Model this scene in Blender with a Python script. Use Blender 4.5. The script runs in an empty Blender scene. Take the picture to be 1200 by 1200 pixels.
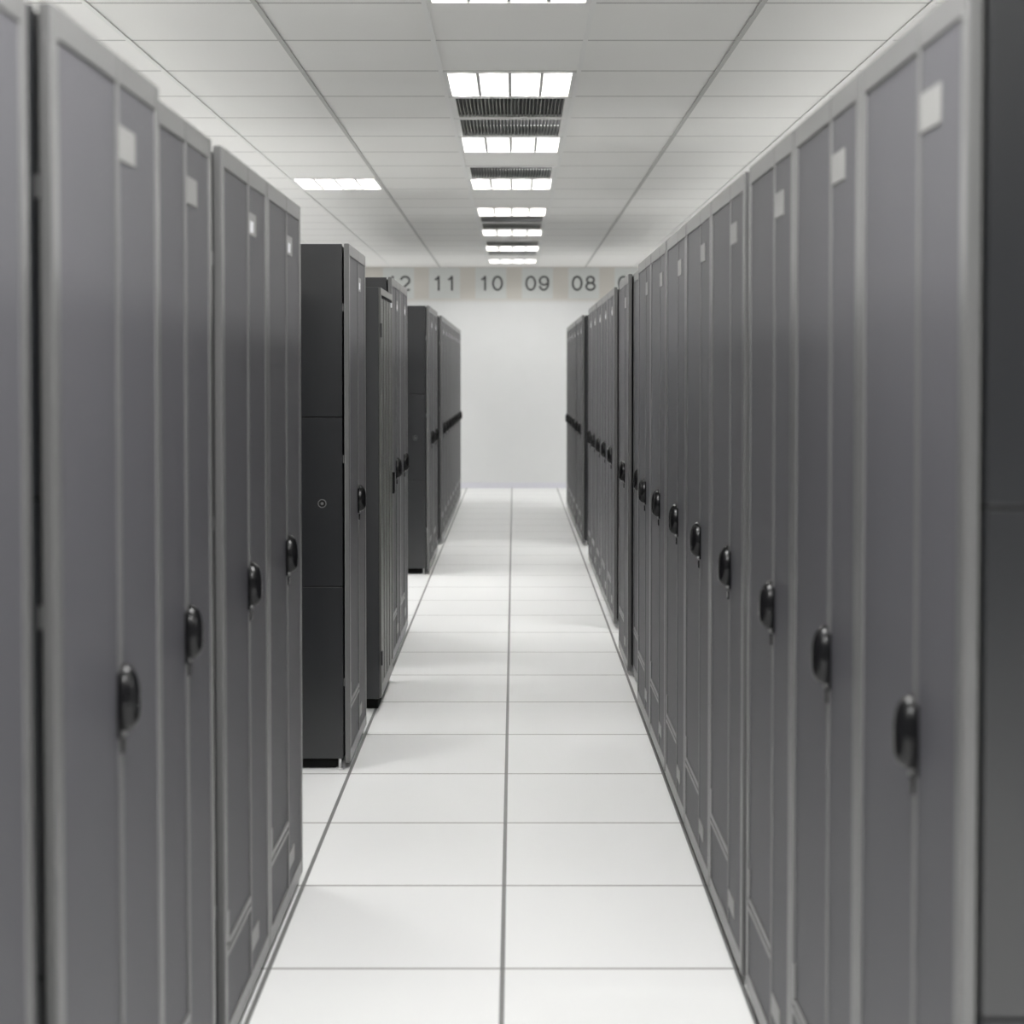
import bpy, bmesh, math, random
from mathutils import Matrix
random.seed(4)
S = bpy.context.scene
COL = S.collection
F = 1689.0                       # focal length in pixels of the 1200 px frame
CAMZ = 1.53
CEIL = CAMZ + 1.40
WALL_Y = 19.1

# ------------------------------------------------------------------ materials
def new_mat(name):
    m = bpy.data.materials.new(name); m.use_nodes = True
    nt = m.node_tree
    b = nt.nodes['Principled BSDF']
    return m, nt, b

def setp(b, **k):
    for n, v in k.items():
        b.inputs[n].default_value = v

def simple(name, col, rough=.5, metal=0., spec=.5, noise=0., nscale=40., bump=0., bscale=300.):
    m, nt, b = new_mat(name)
    c = (col[0], col[1], col[2], 1)
    setp(b, **{'Base Color': c, 'Roughness': rough, 'Metallic': metal, 'Specular IOR Level': spec})
    if noise or bump:
        tc = nt.nodes.new('ShaderNodeTexCoord')
    if noise:
        n = nt.nodes.new('ShaderNodeTexNoise'); n.inputs['Scale'].default_value = nscale; n.inputs['Detail'].default_value = 3
        nt.links.new(tc.outputs['Object'], n.inputs['Vector'])
        r = nt.nodes.new('ShaderNodeMapRange')
        r.inputs['To Min'].default_value = 1 - noise; r.inputs['To Max'].default_value = 1 + noise
        nt.links.new(n.outputs['Fac'], r.inputs['Value'])
        mx = nt.nodes.new('ShaderNodeVectorMath'); mx.operation = 'SCALE'
        mx.inputs[0].default_value = col
        nt.links.new(r.outputs['Result'], mx.inputs['Scale'])
        nt.links.new(mx.outputs['Vector'], b.inputs['Base Color'])
    if bump:
        n2 = nt.nodes.new('ShaderNodeTexNoise'); n2.inputs['Scale'].default_value = bscale
        nt.links.new(tc.outputs['Object'], n2.inputs['Vector'])
        bp = nt.nodes.new('ShaderNodeBump'); bp.inputs['Strength'].default_value = bump; bp.inputs['Distance'].default_value = .001
        nt.links.new(n2.outputs['Fac'], bp.inputs['Height'])
        nt.links.new(bp.outputs['Normal'], b.inputs['Normal'])
    return m

class NT:
    """small math helper over a node tree"""
    def __init__(s, nt): s.nt = nt
    def m(s, op, a, b=None, c=None):
        n = s.nt.nodes.new('ShaderNodeMath'); n.operation = op
        for i, v in enumerate((a, b, c)):
            if v is None: continue
            if isinstance(v, (int, float)): n.inputs[i].default_value = v
            else: s.nt.links.new(v, n.inputs[i])
        return n.outputs[0]
    def xyz(s, kind='Object'):
        t = s.nt.nodes.new('ShaderNodeTexCoord'); x = s.nt.nodes.new('ShaderNodeSeparateXYZ')
        s.nt.links.new(t.outputs[kind], x.inputs[0]); return t.outputs[kind], x.outputs
    def mix(s, f, a, b):
        n = s.nt.nodes.new('ShaderNodeMix'); n.data_type = 'RGBA'
        if isinstance(f, (int, float)): n.inputs[0].default_value = f
        else: s.nt.links.new(f, n.inputs[0])
        for i, v in ((6, a), (7, b)):
            if isinstance(v, tuple): n.inputs[i].default_value = (*v, 1)
            else: s.nt.links.new(v, n.inputs[i])
        return n.outputs[2]
    def linemask(s, v, off, pitch, half):
        """1 on a grid line, 0 elsewhere"""
        t = s.m('ADD', v, -off)
        t = s.m('DIVIDE', t, pitch)
        r = s.m('ROUND', t)
        d = s.m('ABSOLUTE', s.m('SUBTRACT', t, r))
        return s.m('LESS_THAN', d, half / pitch)

def perforated(name, col, hole, rough, pitch, rad, metal=0.):
    m, nt, b = new_mat(name); q = NT(nt)
    _, o = q.xyz()
    u, z = o[0], o[2]
    row = q.m('FLOOR', q.m('DIVIDE', z, pitch * .866))
    odd = q.m('MULTIPLY', q.m('MODULO', row, 2.), .5)
    fu = q.m('SUBTRACT', q.m('FRACT', q.m('ADD', q.m('DIVIDE', u, pitch), odd)), .5)
    fz = q.m('MULTIPLY', q.m('SUBTRACT', q.m('FRACT', q.m('DIVIDE', z, pitch * .866)), .5), .866)
    d = q.m('SQRT', q.m('ADD', q.m('MULTIPLY', fu, fu), q.m('MULTIPLY', fz, fz)))
    mask = q.m('LESS_THAN', d, rad / pitch)
    nt.links.new(q.mix(mask, col, hole), b.inputs['Base Color'])
    setp(b, Roughness=rough, Metallic=metal)
    b.inputs['Specular IOR Level'].default_value = .4
    return m

M = {}
M['bezel']  = simple('rack_bezel_paint', (.098, .098, .098), .34, .38, .7, noise=.04)
M['bezel_edge'] = simple('rack_bezel_edge', (.075, .075, .074), .45)
M['panel']  = perforated('rack_perforated_mesh', (.050, .0495, .056), (.026, .0255, .030), .55, .0065, .0019)
M['side']   = simple('rack_side_paint', (.0042, .0048, .0060), .30, .0, .6, noise=.05, nscale=8, bump=.15, bscale=500)
M['side2']  = simple('short_rack_side', (.016, .017, .019), .42, bump=.15, bscale=500)
M['hinge']  = simple('hinge_black', (.012, .012, .013), .5)
M['dark']   = simple('rack_inner_black', (.002, .002, .002), .8, 0, .1)
M['body']   = simple('rack_body_black', (.003, .003, .003), .7, 0, .2)
M['handle'] = simple('handle_gloss_black', (.003, .003, .0034), .2, 0, .2)
M['chrome'] = simple('lock_steel', (.22, .22, .22), .35, .8)
M['plate']  = simple('logo_plate_grey', (.17, .17, .165), .4, .2)
M['sticker']= simple('white_sticker', (.85, .86, .90), .5)
M['foot']   = simple('foot_zinc', (.5, .5, .5), .35, .8)
M['lowbez'] = simple('short_rack_paint', (.10, .10, .094), .34, .3, .5)
M['lowmesh']= perforated('short_rack_mesh', (.085, .085, .08), (.02, .02, .02), .42, .016, .005, .2)
M['white']  = simple('white_paint', (.78, .79, .80), .45)
M['tbar']   = simple('ceiling_tbar_white', (.86, .86, .84), .5)
M['tbar_gap'] = simple('ceiling_tbar_gap_shade', (.50, .50, .48), .5)
M['fixture']= simple('fixture_frame_white', (.80, .80, .78), .4)
M['louvre'] = simple('louvre_aluminium', (.30, .30, .29), .4, .3)
M['vent']   = simple('vent_slat_grey', (.20, .20, .19), .5)
M['ventd']  = simple('vent_dark_inside', (.03, .03, .03), .8)
M['paper']  = simple('sign_paper', (.62, .64, .625), .6)
M['ink']    = simple('sign_ink', (.045, .045, .047), .6)

def emis(name, col, st):
    m, nt, b = new_mat(name)
    setp(b, **{'Base Color': (.9, .9, .88, 1), 'Roughness': .5, 'Emission Color': (*col, 1), 'Emission Strength': st})
    return m
M['refl'] = emis('light_reflector', (1, .99, .97), .62)
M['tube'] = emis('light_tube', (1, .99, .97), 100.)

def floor_mat():
    m, nt, b = new_mat('floor_vinyl_tile'); q = NT(nt)
    vec, o = q.xyz()
    x, y = o[0], o[1]
    lx = q.linemask(x, -.030, .6, .0062)
    ly = q.linemask(y, 4.867, .6, .0048)
    cx = q.m('FLOOR', q.m('DIVIDE', q.m('ADD', x, .030), .6)); cy = q.m('FLOOR', q.m('DIVIDE', q.m('ADD', y, -4.867), .6))
    cb = nt.nodes.new('ShaderNodeCombineXYZ'); nt.links.new(cx, cb.inputs[0]); nt.links.new(cy, cb.inputs[1])
    wn = nt.nodes.new('ShaderNodeTexWhiteNoise'); wn.noise_dimensions = '2D'; nt.links.new(cb.outputs[0], wn.inputs['Vector'])
    n = nt.nodes.new('ShaderNodeTexNoise'); n.inputs['Scale'].default_value = 110; n.inputs['Detail'].default_value = 4
    nt.links.new(vec, n.inputs['Vector'])
    n2 = nt.nodes.new('ShaderNodeTexNoise'); n2.inputs['Scale'].default_value = 3; nt.links.new(vec, n2.inputs['Vector'])
    v = q.m('ADD', q.m('MULTIPLY', wn.outputs[0], .025), q.m('ADD', q.m('MULTIPLY', n.outputs[0], .09), q.m('MULTIPLY', n2.outputs[0], .05)))
    base = q.mix(v, (.88, .885, .88), (.75, .755, .75))
    base = q.mix(q.m('MULTIPLY', ly, .80), base, (.14, .115, .11))
    base = q.mix(q.m('MULTIPLY', lx, .9), base, (.07, .07, .068))
    nt.links.new(base, b.inputs['Base Color'])
    setp(b, **{'Roughness': .42, 'Specular IOR Level': .35})
    return m
M['floor'] = floor_mat()

def ceil_mat():
    m, nt, b = new_mat('ceiling_metal_tile'); q = NT(nt)
    vec, o = q.xyz()
    ly = q.linemask(o[1], 10.40, .6134, .010)
    n = nt.nodes.new('ShaderNodeTexNoise'); n.inputs['Scale'].default_value = 1.2; nt.links.new(vec, n.inputs['Vector'])
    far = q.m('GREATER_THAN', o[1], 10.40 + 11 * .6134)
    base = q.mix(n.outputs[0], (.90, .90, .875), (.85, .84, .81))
    base = q.mix(far, base, (.92, .91, .89))  # brighter light near the back wall, put into the tile colour
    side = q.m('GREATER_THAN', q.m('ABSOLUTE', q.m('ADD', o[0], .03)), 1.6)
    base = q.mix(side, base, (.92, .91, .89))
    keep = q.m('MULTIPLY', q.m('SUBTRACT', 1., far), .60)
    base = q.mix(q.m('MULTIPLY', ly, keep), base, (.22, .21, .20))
    nt.links.new(base, b.inputs['Base Color'])
    setp(b, **{'Roughness': .5, 'Specular IOR Level': .4})
    return m
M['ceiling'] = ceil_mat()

def wall_mat():
    m, nt, b = new_mat('back_wall_paint'); q = NT(nt)
    vec, o = q.xyz()
    mr = nt.nodes.new('ShaderNodeMapRange'); mr.interpolation_type = 'SMOOTHSTEP'
    nt.links.new(o[2], mr.inputs['Value']); mr.inputs['From Min'].default_value = 2.44; mr.inputs['From Max'].default_value = 2.53
    n = nt.nodes.new('ShaderNodeTexNoise'); n.inputs['Scale'].default_value = 4; nt.links.new(vec, n.inputs['Vector'])
    base = q.mix(n.outputs[0], (.76, .77, .77), (.73, .74, .74))
    base = q.mix(mr.outputs[0], base, (.60, .575, .53))
    nt.links.new(base, b.inputs['Base Color']); setp(b, Roughness=.7)
    return m
M['backwall'] = wall_mat()
M['wall'] = simple('side_wall_paint', (.66, .66, .65), .7, noise=.02, nscale=3)

# ------------------------------------------------------------------ mesh helpers
def add_box(bm, x0, x1, y0, y1, z0, z1, bev=0.):
    r = bmesh.ops.create_cube(bm, size=1, matrix=Matrix.Translation(((x0+x1)/2, (y0+y1)/2, (z0+z1)/2)) @ Matrix.Diagonal((x1-x0, y1-y0, z1-z0, 1)))
    if bev:
        es = {e for v in r['verts'] for e in v.link_edges}
        bmesh.ops.bevel(bm, geom=list(es), offset=bev, segments=2, affect='EDGES', profile=.5)

def add_cyl(bm, c, r, h, axis='z', seg=20, r2=None):
    mt = Matrix.Translation(c)
    if axis == 'x': mt = mt @ Matrix.Rotation(math.pi/2, 4, 'Y')
    if axis == 'y': mt = mt @ Matrix.Rotation(math.pi/2, 4, 'X')
    bmesh.ops.create_cone(bm, cap_ends=True, segments=seg, radius1=r, radius2=r if r2 is None else r2, depth=h, matrix=mt)

def obj(name, bm, mats, parent=None, smooth=False, loc=None):
    me = bpy.data.meshes.new(name)
    bm.normal_update()
    bm.to_mesh(me); bm.free()
    if not isinstance(mats, (list, tuple)): mats = [mats]
    for m in mats: me.materials.append(m)
    if smooth:
        for p in me.polygons: p.use_smooth = True
    o = bpy.data.objects.new(name, me); COL.objects.link(o)
    if parent: o.parent = parent
    if loc: o.location = loc
    return o

def box_obj(name, dims, mat, parent=None, bev=0.):
    bm = bmesh.new(); add_box(bm, *dims, bev=bev)
    return obj(name, bm, mat, parent)

def thing(name, label=None, cat=None, group=None, loc=(0, 0, 0), rz=0.):
    o = bpy.data.objects.new(name, None); COL.objects.link(o)
    o.empty_display_size = .1
    o.location = loc; o.rotation_euler = (0, 0, rz)
    if label: o['label'] = label
    if cat: o['category'] = cat
    if group: o['group'] = group
    return o

def struct(o):
    o['kind'] = 'structure'; return o

def copy_tree(o, parent=None):
    c = o.copy(); COL.objects.link(c)
    if parent: c.parent = parent
    for ch in list(o.children): copy_tree(ch, c)
    return c

# ------------------------------------------------------------------ room shell
XW = 4.6
YB = -3.2
struct(box_obj('floor', (-XW, XW, YB, WALL_Y, -.1, 0), M['floor']))
struct(box_obj('wall_back', (-XW, XW, WALL_Y, WALL_Y + .12, 0, CEIL), M['backwall']))
struct(box_obj('wall_left', (-XW - .12, -XW, YB, WALL_Y, 0, CEIL), M['wall']))
struct(box_obj('wall_right', (XW, XW + .12, YB, WALL_Y, 0, CEIL), M['wall']))
struct(box_obj('wall_front', (-XW, XW, YB - .12, YB, 0, CEIL), simple('front_wall_darkened', (.07, .07, .075), .7)))  # unseen wall, darkened to keep bright reflections off the handles
bm = bmesh.new()
add_box(bm, -XW, XW, WALL_Y - .014, WALL_Y, 0, .075, bev=.004)
struct(obj('baseboard_back', bm, simple('baseboard_paint', (.72, .72, .78), .4)))

PX, PY, Y0 = .64, .6134, 10.40
XC = -.340                       # left edge of the middle column of the ceiling
def row_y(r): return Y0 + r * PY
lights = {(0, r) for r in (12, 9, 6, 3, 0, -3, -6, -9)} | {(-2, 0)}
vents = {(0, r) for r in (10, 8, 5, 4, -1, -4, -5)}
holes = lights | vents
bm = bmesh.new()
cols = [(-XW, XC - 3 * PX)] + [(XC + c * PX, XC + (c + 1) * PX) for c in range(-3, 4)] + [(XC + 4 * PX, XW)]
rmin, rmax = -22, 14
for ci, (xa, xb) in enumerate(cols):
    c = ci - 4 if 0 < ci < len(cols) - 1 else None
    for r in range(rmin, rmax):
        if c is not None and (c, r) in holes: continue
        ya, yb = max(row_y(r), YB), min(row_y(r + 1), WALL_Y)
        if r == rmax - 1: yb = WALL_Y
        if yb <= ya: continue
        vs = [bm.verts.new(p) for p in ((xa, ya, CEIL), (xa, yb, CEIL), (xb, yb, CEIL), (xb, ya, CEIL))]
        bm.faces.new(vs)
bmesh.ops.remove_doubles(bm, verts=bm.verts, dist=1e-5)
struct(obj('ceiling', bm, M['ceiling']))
for i, c in enumerate(range(-3, 5)):
    x = XC + c * PX
    mt = M['tbar_gap'] if c in (-1, 2) else M['tbar']  # grey on two runners paints in the shadow gap along them
    struct(box_obj('trim_%d' % (i + 1), (x - .010, x + .010, YB, WALL_Y, CEIL - .006, CEIL - .0005), mt))

# ------------------------------------------------------------------ ceiling fixtures
def make_light():
    t = thing('ceiling_light')
    w, d = PX/2 - .018, PY/2 - .012
    bm = bmesh.new()
    for s in (-1, 1):
        add_box(bm, s*w - .012, s*w + .012, -d, d, -.006, .06, .002)
        add_box(bm, -w, w, s*d - .010, s*d + .010, -.006, .06, .002)
    obj('frame', bm, M['fixture'], t)
    bm = bmesh.new(); add_box(bm, -w, w, -d, d, .060, .068)
    obj('reflector', bm, M['refl'], t)
    n = 4
    for k in range(n):
        bm = bmesh.new(); x = -w + (k + .5) * 2 * w / n
        add_cyl(bm, (x, 0, .042), .009, 2*d - .06, 'y', 12)
        obj('tube', bm, M['tube'], t, True)
    bm = bmesh.new()
    for k in range(1, n):
        x = -w + k * 2 * w / n
        add_box(bm, x - .007, x + .007, -d + .01, d - .01, -.002, .03)
    for k in range(1, 8):
        y = -d + k * 2 * d / 8
        add_box(bm, -w + .01, w - .01, y - .0015, y + .0015, .004, .022)
    obj('louvre', bm, M['louvre'], t)
    return t

def make_vent():
    t = thing('ceiling_vent')
    w, d = PX/2 - .030, PY/2 - .020
    bm = bmesh.new()
    for s in (-1, 1):
        add_box(bm, s*(w + .008) - .018, s*(w + .008) + .018, -d - .012, d + .012, -.006, .012, .002)
        add_box(bm, -w, w, s*d - .012, s*d + .012, -.006, .012, .002)
    obj('frame', bm, M['fixture'], t)
    bm = bmesh.new(); add_box(bm, -w, w, -d, d, .10, .108)
    obj('backing', bm, M['ventd'], t)
    bm = bmesh.new()
    n = 30
    for k in range(n):
        x = -w + (k + .5) * 2 * w / n
        r = bmesh.ops.create_cube(bm, size=1, matrix=Matrix.Translation((x, 0, .014)) @ Matrix.Rotation(.35, 4, 'Y') @ Matrix.Diagonal((.0035, 2*d, .030, 1)))
    obj('slats', bm, M['vent'], t)
    return t

ords = ['farthest', 'second farthest', 'third farthest', 'fourth farthest', 'fifth farthest', 'sixth farthest', 'seventh farthest', 'nearest']
lp = make_light(); first = True
for i, r in enumerate((12, 9, 6, 3, 0, -3, -6, -9)):
    o = lp if first else copy_tree(lp); first = False
    o.location = (XC + PX/2, row_y(r) + PY/2, CEIL)
    o['label'] = 'square recessed fluorescent ceiling light, %s of the line above the aisle' % ords[i]
    o['category'] = 'ceiling light'; o['group'] = 'ceiling lights above the aisle'
o = copy_tree(lp); o.location = (XC - 2*PX + PX/2, row_y(0) + PY/2, CEIL)
o['label'] = 'recessed ceiling light standing alone at the left, above the left racks'
o['category'] = 'ceiling light'
if 'group' in o: del o['group']
vp = make_vent(); first = True
vl = {10: 'thin dark slotted ceiling vent just behind the second farthest light',
      8: 'dark slotted ceiling vent just in front of the second farthest light',
      5: 'slotted ceiling vent touching the near edge of the third farthest light',
      4: 'slotted ceiling vent touching the far edge of the fourth farthest light',
      -1: 'large slotted ceiling vent in front of the fifth farthest light',
      -4: 'slotted ceiling vent in front of the sixth farthest light',
      -5: 'nearest slotted ceiling vent, behind the seventh farthest light'}
for r, l in vl.items():
    o = vp if first else copy_tree(vp); first = False
    o.location = (XC + PX/2, row_y(r) + PY/2, CEIL)
    o['label'] = l; o['category'] = 'vent'; o['group'] = 'ceiling vents above the aisle'

def lamp(x, y, sx, sy, p):  # unseen area lamps without fixtures, added as fill light
    l = bpy.data.lights.new('fill_lamp', 'AREA'); l.shape = 'RECTANGLE'; l.size = sx; l.size_y = sy
    l.energy = p; l.color = (1, .995, .98)
    o = bpy.data.objects.new('fill_lamp', l); COL.objects.link(o); o.location = (x, y, CEIL - .03)
for y in (-1.0, 1.6): lamp(0, y, .6, .6, 85)
for sx in (-3.3, 3.3):
    for y in (-1, 3, 7, 11, 15, 18): lamp(sx, y, .6, 1.2, 70 if y < 12 else 35)

# ------------------------------------------------------------------ number signs on the back wall
def arc(cx, cz, rx, rz, a0, a1, n=24):
    return [(cx + rx*math.cos(math.radians(a0 + (a1-a0)*i/n)), cz + rz*math.sin(math.radians(a0 + (a1-a0)*i/n))) for i in range(n + 1)]
def digit_strokes(ch):
    """strokes (points, closed) in a box 1 high; x centred"""
    if ch == '0': return [(arc(0, .5, .30, .445, 0, 360, 40)[:-1], True)]
    if ch == '1': return [([(-.20, .74), (-.07, .80), (.03, .90), (.07, 1.0)], False), ([(.06, 1.0), (.06, 0)], False)]
    if ch == '2': return [(arc(0, .68, .29, .265, 170, -38, 22) + [(-.10, .22), (-.27, .085), (-.29, .05), (.33, .05)], False)]
    if ch == '7': return [([(-.31, .945), (.31, .945), (.10, .62), (-.03, .30), (-.08, 0)], False)]
    if ch == '8': return [(arc(0, .73, .24, .215, 0, 360, 30)[:-1], True), (arc(0, .285, .29, .235, 0, 360, 32)[:-1], True)]
    if ch == '9': return [(arc(0, .67, .285, .275, 0, 360, 32)[:-1], True), (arc(-.02, .5, .305, .445, 40, -158, 26), False)]
def digit_mesh(ch, H=.195, wd=.028):
    bm = bmesh.new()
    for si, (pts, closed) in enumerate(digit_strokes(ch)):
        P = [(x*H, z*H) for x, z in pts]; n = len(P); L = []
        for i in range(n):
            p0 = P[(i-1) % n] if closed or i > 0 else P[i]
            p1 = P[(i+1) % n] if closed or i < n-1 else P[i]
            dx, dz = p1[0]-p0[0], p1[1]-p0[1]; l = math.hypot(dx, dz) or 1
            nx, nz = -dz/l*wd/2, dx/l*wd/2
            y = -.0004*si
            L.append((bm.verts.new((P[i][0]+nx, y, P[i][1]+nz)), bm.verts.new((P[i][0]-nx, y, P[i][1]-nz))))
        for i in range(n if closed else n-1):
            j = (i+1) % n
            bm.faces.new((L[i][0], L[i][1], L[j][1], L[j][0]))
    return bm

def sign(txt, px, label):
    x = (px - 602.5) * WALL_Y / F
    z = CAMZ + (437 - 332.) * WALL_Y / F
    t = thing('number_sign', label, 'sign', 'number sheets along the top of the back wall', (x, WALL_Y, z - .205))
    bm = bmesh.new(); add_box(bm, -.205, .205, -.004, 0, 0, .41)
    obj('sheet', bm, M['paper'], t)
    for i, ch in enumerate(txt):
        bm = digit_mesh(ch)
        bmesh.ops.translate(bm, verts=bm.verts, vec=((-.088 if i == 0 else .088), -.0050, .105))
        obj('digit', bm, M['ink'], t)
for txt, px, lb in (('12', 467.3, 'grey number sheet reading 12, partly hidden behind the left racks'),
                    ('11', 521, 'grey number sheet reading 11 on the beige wall strip'),
                    ('10', 575.3, 'grey number sheet reading 10 on the beige wall strip'),
                    ('09', 629.7, 'grey number sheet reading 09 on the beige wall strip'),
                    ('08', 684, 'grey number sheet reading 08 on the beige wall strip'),
                    ('07', 738, 'grey number sheet reading 07, mostly hidden behind the right racks')):
    sign(txt, px, lb)

# ------------------------------------------------------------------ server racks
RH, DEP = 2.022, 1.0
DZ0 = .030
def handle_mesh():
    """oval bulging paddle handle, centre at origin, outward = -y"""
    bm = bmesh.new()
    nu, nv = 20, 10
    H, W, D = .054, .0225, .027
    rings = []
    for j in range(nv):
        a = (j / nv) * math.pi / 2
        sn, c = math.sin(a), math.cos(a)
        ring = []
        sc = c ** .6
        for i in range(nu):
            t = 2 * math.pi * i / nu
            x, z = W * math.cos(t), H * math.sin(t)
            x *= (1 - .14 * math.sin(t))
            ring.append(bm.verts.new((x * sc, -D * sn, z * sc - .014 * (1 - sc))))
        rings.append(ring)
    tip = bm.verts.new((0, -D, -.014))
    for j in range(nv - 1):
        for i in range(nu):
            bm.faces.new((rings[j][i], rings[j][(i+1) % nu], rings[j+1][(i+1) % nu], rings[j+1][i]))
    for i in range(nu):
        bm.faces.new((rings[-1][i], rings[-1][(i+1) % nu], tip))
    bmesh.ops.recalc_face_normals(bm, faces=bm.faces)
    return bm

def side_panels(t, xs, face, lock=True):
    """three stacked cover panels; face -1 = at local x=xs looking to -x, +1 looking to +x"""
    for k, (za, zb) in enumerate(((.046, .708), (.713, 1.358), (1.363, RH))):
        xa, xb = (xs, xs + .012) if face < 0 else (xs - .012, xs)
        p = box_obj('side_panel', (xa, xb, .027 - DEP/2, DEP/2, za, zb), M['side'], t, .0018)
        if k == 1 and lock:
            bm = bmesh.new()
            yy = .105 - DEP/2
            x1 = xs + face * .002
            add_cyl(bm, (x1, yy, 1.030), .017, .005, 'x', 28)
            l = obj('lock_ring', bm, M['body'], p, False)
            bm = bmesh.new()
            # thin bright rim and barrel
            segs = 28
            for a, b_, h in ((.0135, .0165, .0035),):
                vi = []; 
                for s_ in range(segs):
                    an = 2*math.pi*s_/segs
                    vi.append([bm.verts.new((x1 + face*.0035, yy + rr*math.cos(an), 1.030 + rr*math.sin(an))) for rr in (a, b_)])
                for s_ in range(segs):
                    bm.faces.new((vi[s_][0], vi[s_][1], vi[(s_+1) % segs][1], vi[(s_+1) % segs][0]))
            add_cyl(bm, (x1 + face*.003, yy, 1.030), .0055, .005, 'x', 16)
            obj('lock_barrel', bm, M['chrome'], p, False)

def make_rack(w, g, sides, sticker, plate=True):
    """w width, g groove position from the left (0..1), sides subset of 'LR'"""
    t = thing('server_rack')
    h = w / 2
    gap = .002
    x0, x1 = -h + gap, h - gap
    y = lambda v: v - DEP/2
    gx = -h + g * w
    # body carcass
    bm = bmesh.new(); ins = .006
    add_box(bm, x0 + ins, x1 - ins, y(.030), y(DEP) - .004, .050, RH - .004, .003)
    obj('cabinet_body', bm, M['body'], t)
    bm = bmesh.new(); add_box(bm, x0 + .03, x1 - .03, y(.045), y(DEP) - .04, .004, .052)  # black block added for the shade in the cavity under the cabinet
    obj('base_block', bm, M['dark'], t)
    for sx in (x0 + .018, x1 - .018):
        for sy in (y(.042), y(DEP) - .03):
            bm = bmesh.new(); add_cyl(bm, (sx, sy, .028), .006, .048, 'z', 12); add_cyl(bm, (sx, sy, .0045), .014, .008, 'z', 16)
            obj('levelling_foot', bm, M['foot'], t, False)
    if 'L' in sides: side_panels(t, x0, -1)
    if 'R' in sides: side_panels(t, x1, 1)
    # door frame
    TB, BB, ST = .044, .046, .028
    z0, z1 = DZ0, RH + .002
    bm = bmesh.new()
    add_box(bm, x0, x0 + ST, y(0), y(.020), z0, z1, .0035)
    add_box(bm, x1 - ST, x1, y(0), y(.020), z0, z1, .0035)
    add_box(bm, x0 + ST - .004, gx - .0008, y(.0004), y(.019), z1 - TB, z1 - .0002, .002)
    add_box(bm, gx + .0008, x1 - ST + .004, y(.0004), y(.019), z1 - TB, z1 - .0002, .002)
    add_box(bm, x0 + ST - .004, x1 - ST + .004, y(.0004), y(.019), z0 + .0002, z0 + BB, .002)
    # mullion beside the groove
    add_box(bm, gx + .0015, gx + .0105, y(.0006), y(.014), z0 + BB - .003, z1 - TB + .003, .0015)
    add_box(bm, gx - .0045, gx - .0015, y(.0006), y(.014), z0 + BB - .003, z1 - TB + .003, .0008)
    # double band and tab across the foot of the left panel
    add_box(bm, x0 + ST - .003, gx - .003, y(.0005), y(.012), .232, .245, .0012)
    add_box(bm, x0 + ST - .003, gx - .003, y(.0005), y(.012), .252, .268, .0012)
    add_box(bm, x0 + ST - .003, x0 + ST + .018, y(.0005), y(.012), .255, .335, .0012)
    d = obj('door', bm, M['bezel'], t)
    # recessed mesh panels and groove backing
    box_obj('mesh_panel', (x0 + ST - .005, gx - .004, y(.0045), y(.007), .266, z1 - TB + .002), M['panel'], d)
    box_obj('mesh_panel', (x0 + ST - .005, gx - .004, y(.0045), y(.007), z0 + BB - .002, .234), M['panel'], d)
    box_obj('mesh_panel', (gx + .010, x1 - ST + .005, y(.0035), y(.007), z0 + BB - .002, z1 - TB + .002), M['panel'], d)
    box_obj('door_back', (x0 + .004, x1 - .004, y(.010), y(.0195), z0 + .004, z1 - .004), M['bezel_edge'], d)
    for hz in (.34, 1.20, 1.78):
        bm = bmesh.new(); add_cyl(bm, (x0 + .008, y(.0245), hz), .0035, .03, 'z', 10)
        obj('hinge', bm, M['chrome'], d)
    # handle
    hx, hz = gx + .002, 1.022
    bm = bmesh.new()
    add_box(bm, hx - .017, hx + .017, y(-.002), y(.0038), hz - .060, hz + .040, .002)
    obj('handle_plate', bm, M['handle'], d)
    bm = handle_mesh()
    bmesh.ops.translate(bm, verts=bm.verts, vec=(hx, y(-.0015), hz))
    obj('handle', bm, M['handle'], d, True)
    bm = bmesh.new()
    add_cyl(bm, (hx, y(-.003), hz - .055), .006, .006, 'y', 18)
    obj('key_lock', bm, M['chrome'], d, False)
    bm = bmesh.new(); add_box(bm, hx - .006, hx + .006, y(-.004), y(.003), hz - .088, hz - .064, .002)
    obj('latch', bm, M['handle'], d)
    # plates
    if plate:
        pz = 1.890
        box_obj('name_plate', (gx + .011, gx + .105, y(.0008), y(.004), pz - .027, pz + .027), M['plate'], d, .001)
        if sticker:
            box_obj('sticker', (gx + .028, gx + .062, y(-.0004), y(.0009), pz - .020, pz + .006), M['sticker'], d)
    box_obj('badge', (gx + .011, gx + .105, y(.0008), y(.004), .122, .168), M['plate'], d, .001)
    return t

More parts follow.
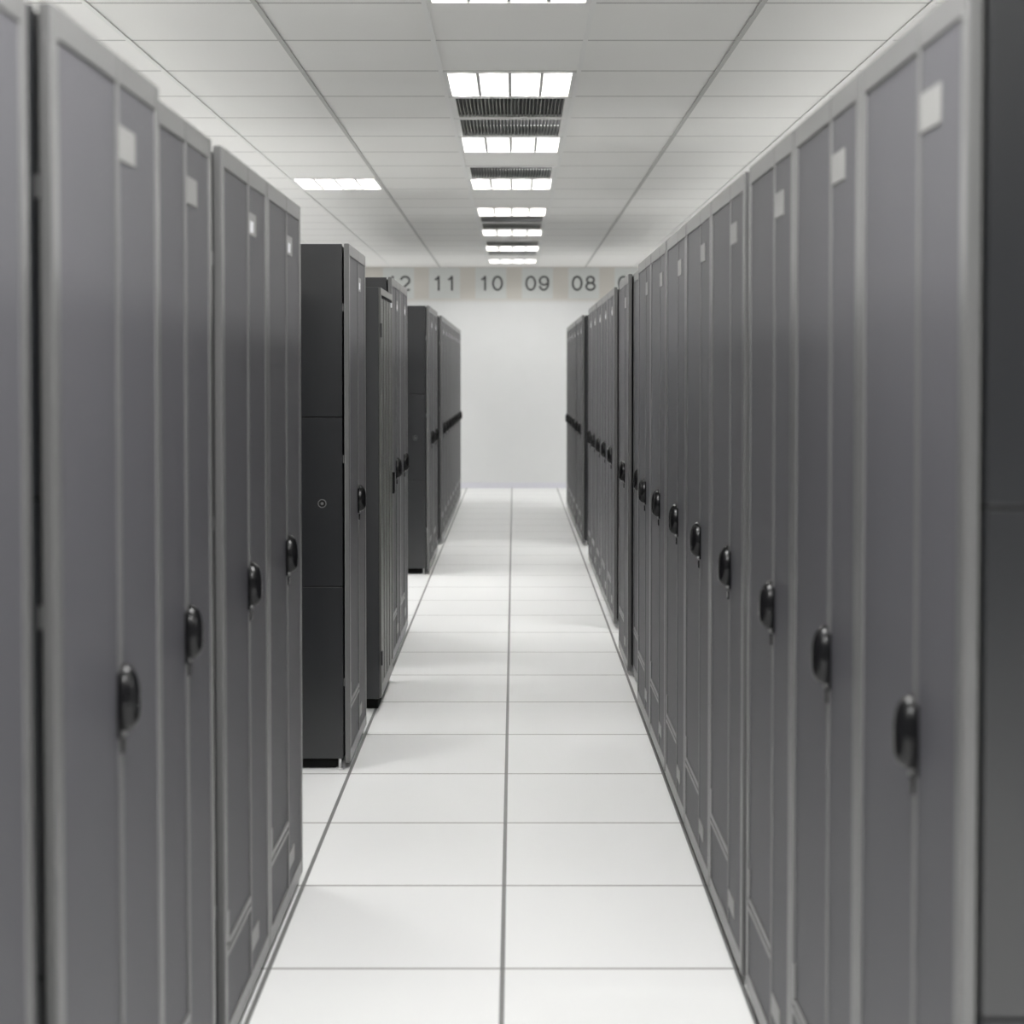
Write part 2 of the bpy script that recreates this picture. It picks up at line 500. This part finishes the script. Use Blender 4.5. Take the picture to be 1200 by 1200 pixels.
def make_short_rack(w):
    t = thing('server_rack')
    h = w / 2; H = 1.917
    y = lambda v: v - DEP/2
    bm = bmesh.new(); add_box(bm, -h, h, y(.010), y(DEP), .052, H, .003)
    obj('cabinet_body', bm, M['side2'], t)
    bm = bmesh.new(); add_box(bm, -h + .03, h - .03, y(.02), y(DEP) - .05, .002, .054)
    obj('base_block', bm, M['dark'], t)
    bm = bmesh.new()
    z0, z1 = .056, H - .002
    a0, a1 = -h + .001, h - .001
    add_box(bm, a0, a0 + .030, y(0), y(.010), z0, z1, .0015)
    add_box(bm, a1 - .030, a1, y(0), y(.010), z0, z1, .0015)
    add_box(bm, a0 + .028, a1 - .028, y(.0004), y(.0095), z1 - .030, z1 - .0003, .0015)
    add_box(bm, a0 + .028, a1 - .028, y(.0004), y(.0095), z0 + .0003, z0 + .06, .0015)
    nc = 4; xa0, xa1 = a0 + .030, a1 - .030; span = xa1 - xa0
    for k in range(1, nc):
        x = xa0 + k * span / nc
        add_box(bm, x - .012, x + .012, y(.0006), y(.0092), z0 + .05, z1 - .045, .001)
    d = obj('door', bm, M['lowbez'], t)
    box_obj('slot', (xa0 - .001, xa1 + .001, y(.0045), y(.0098), z1 - .046, z1 - .029), M['dark'], d)
    for k in range(nc):
        xa = xa0 + k * span / nc
        box_obj('mesh_panel', (xa + (.010 if k else 0), xa + span/nc - (.010 if k < nc-1 else 0), y(.004), y(.0090), z0 + .05, z1 - .046), M['lowmesh'], d)
    for hz in (1.722, .237):
        box_obj('hinge', (-h - .001, -h + .020, y(-.004), y(.006), hz - .032, hz + .032), M['hinge'], d, .001)
    bm = bmesh.new(); add_box(bm, a1 - .028, a1 - .006, y(-.012), y(.004), .935, 1.04, .003)
    obj('handle', bm, M['handle'], d)
    box_obj('sticker', (a1 - .075, a1 - .045, y(-.0002), y(.0040), 1.850, 1.872), M['sticker'], d)
    for sx in (-h + .05, h - .05):
        for sy in (y(.09), y(DEP) - .09):
            bm = bmesh.new(); add_cyl(bm, (sx, sy, .027), .008, .05, 'z', 12); add_cyl(bm, (sx, sy, .005), .018, .008, 'z', 16)
            obj('levelling_foot', bm, M['dark'], t)
    return t

cache = {}
def place(side, X, ya, w, sides, sticker, label, group, plate=True, kind='tall', zs=1.):
    g = .545 if side == 'L' else .60
    key = (kind, round(w, 3), side, sides, sticker, plate)
    if key in cache: o = copy_tree(cache[key])
    else:
        o = make_rack(w, g, sides, sticker, plate) if kind == 'tall' else make_short_rack(w)
        cache[key] = o
    if side == 'L':
        o.location = (X - DEP/2, ya + w/2, 0); o.rotation_euler = (0, 0, math.pi/2)
    else:
        o.location = (X + DEP/2, ya + w/2, 0); o.rotation_euler = (0, 0, -math.pi/2)
    o.scale = (1, 1, zs)
    o['label'] = label; o['category'] = 'server rack'; o['group'] = group

NUM = ['nearest', 'second', 'third', 'fourth', 'fifth', 'sixth', 'seventh', 'eighth']
def run(side, X, ya, w, n, sticker, labels, group, plate=True, zs=1.):
    for i in range(n):
        near, far = (i == 0), (i == n - 1)
        if side == 'L': sd = ('L' if near else '') + ('R' if far else '')
        else: sd = ('R' if near else '') + ('L' if far else '')
        place(side, X, ya + i * w, w, sd, sticker, labels[i], group, plate, zs=zs)

LG, RG = 'dark grey racks along the left of the aisle', 'dark grey racks along the right of the aisle'
# left side, near to far
run('L', -.633, .69, .60, 2, True, ['tall grey rack beside the camera, left of the rack cut by the left edge',
    'blurred tall grey rack cut off by the left edge of the photo'], LG)
run('L', -.614, 1.925, .585, 1, False, ['blurred tall grey rack just right of the leftmost dark vertical gap'], LG)
run('L', -.640, 2.525, .54, 1, False, ['blurred grey rack on the left, one before the second dark vertical gap'], LG)
run('L', -.635, 3.14, .580, 2, True, ['grey rack on the left just past the second dark gap, with white sticker up high',
    'grey rack on the left just in front of the black side panel with lock'], LG)
run('L', -.630, 5.51, .61, 1, True, ['tall sharp grey rack showing its black three-part side panel with a round lock'], LG)
place('L', -.600, 6.50, .63, '', False, 'shorter rack on the left with a perforated door and slim black flat handle', 'short perforated racks', kind='short')
run('L', -.630, 7.43, .545, 2, True, ['tall grey rack rising right behind the shorter perforated rack on the left',
    'second tall grey rack behind the shorter perforated rack, beside the open floor gap'], LG)
run('L', -.643, 10.9, .60, 2, True, ['distant left rack showing its side panel across the floor gap',
    'distant left rack just before the narrow dark slot and the far run'], LG, zs=1.008)
far_l = ['first rack of the far left run, its black side in the narrow slot'] + \
        ['%s rack from the near end of the far left run' % NUM[i] for i in range(1, 5)]
run('L', -.643, 12.8, .565, 5, True, far_l, LG, zs=1.008)
run('L', -.643, 15.66, .56, 3, True, ['third rack from the back wall in the far left run', 'rack next to last before the back wall on the left',
    'last rack on the left, nearest the back wall'], LG, zs=1.008)
# right side, near to far
run('R', .565, 1.805, .56, 3, False, ['rightmost blurred grey rack with the largest black handle, side panel at frame edge',
    'blurred grey rack on the right with the second largest black handle',
    'grey rack on the right just before the first dark gap, third largest handle'], RG)
run('R', .565, 3.545, .605, 3, False, ['grey rack on the right just past the first dark gap, fourth largest handle',
    'fifth grey rack from the camera on the right', 'sixth grey rack from the camera on the right, before a thin dark gap'], RG)
run('R', .565, 5.378, .60, 2, False, ['seventh grey rack from the camera on the right, past the thin dark gap',
    'eighth grey rack from the camera on the right, end of the closest rows'], RG)
run('R', .595, 6.62, .565, 1, False, ['slightly set back narrow-looking rack on the right between rack eight and a black slot'], RG)
run('R', .570, 7.205, .63, 1, False, ['single grey rack on the right standing between two black vertical slots'], RG)
run('R', .595, 8.58, .61, 3, True, ['nearest rack of the right run past the second black slot, white sticker',
    'second rack of the right run past the second black slot', 'third rack of the right run past the second black slot'], RG, zs=1.008)
run('R', .595, 10.45, .56, 2, True, ['fourth rack of the right run past the second black slot',
    'last rack of the right run before the wide dark side panel'], RG, zs=1.008)
run('R', .598, 12.7, .61, 2, True, ['distant right rack showing a wide dark side panel above its black base',
    'distant right rack just beyond the one with the wide dark side panel'], RG, zs=1.008)
run('R', .598, 14.05, .59, 4, True, ['fourth rack from the back wall on the right', 'third rack from the back wall on the right',
    'rack next to last before the back wall on the right', 'last rack on the right, nearest the back wall'], RG, zs=1.008)

# ------------------------------------------------------------------ world, camera
w = bpy.data.worlds.new('world'); S.world = w; w.use_nodes = True
w.node_tree.nodes['Background'].inputs[0].default_value = (.8, .8, .8, 1)
w.node_tree.nodes['Background'].inputs[1].default_value = .2
TH = math.radians(1.4)
cd = bpy.data.cameras.new('camera'); cam = bpy.data.objects.new('camera', cd); COL.objects.link(cam)
cam.location = (0, 0, CAMZ); cam.rotation_euler = (math.pi/2 - TH, 0, 0)
cd.sensor_width = 36; cd.sensor_fit = 'HORIZONTAL'; cd.lens = F / 1200 * 36
yp = 437 + F * math.tan(TH)
cd.shift_y = (yp - 600) / 1200; cd.shift_x = -2.5 / 1200
cd.clip_start = .05; cd.clip_end = 100
cd.dof.use_dof = True; cd.dof.focus_distance = 6.2; cd.dof.aperture_fstop = 3.0
S.camera = cam
S.view_settings.view_transform = 'Standard'
S.view_settings.look = 'None'
S.view_settings.exposure = .16
S.view_settings.gamma = 1.12
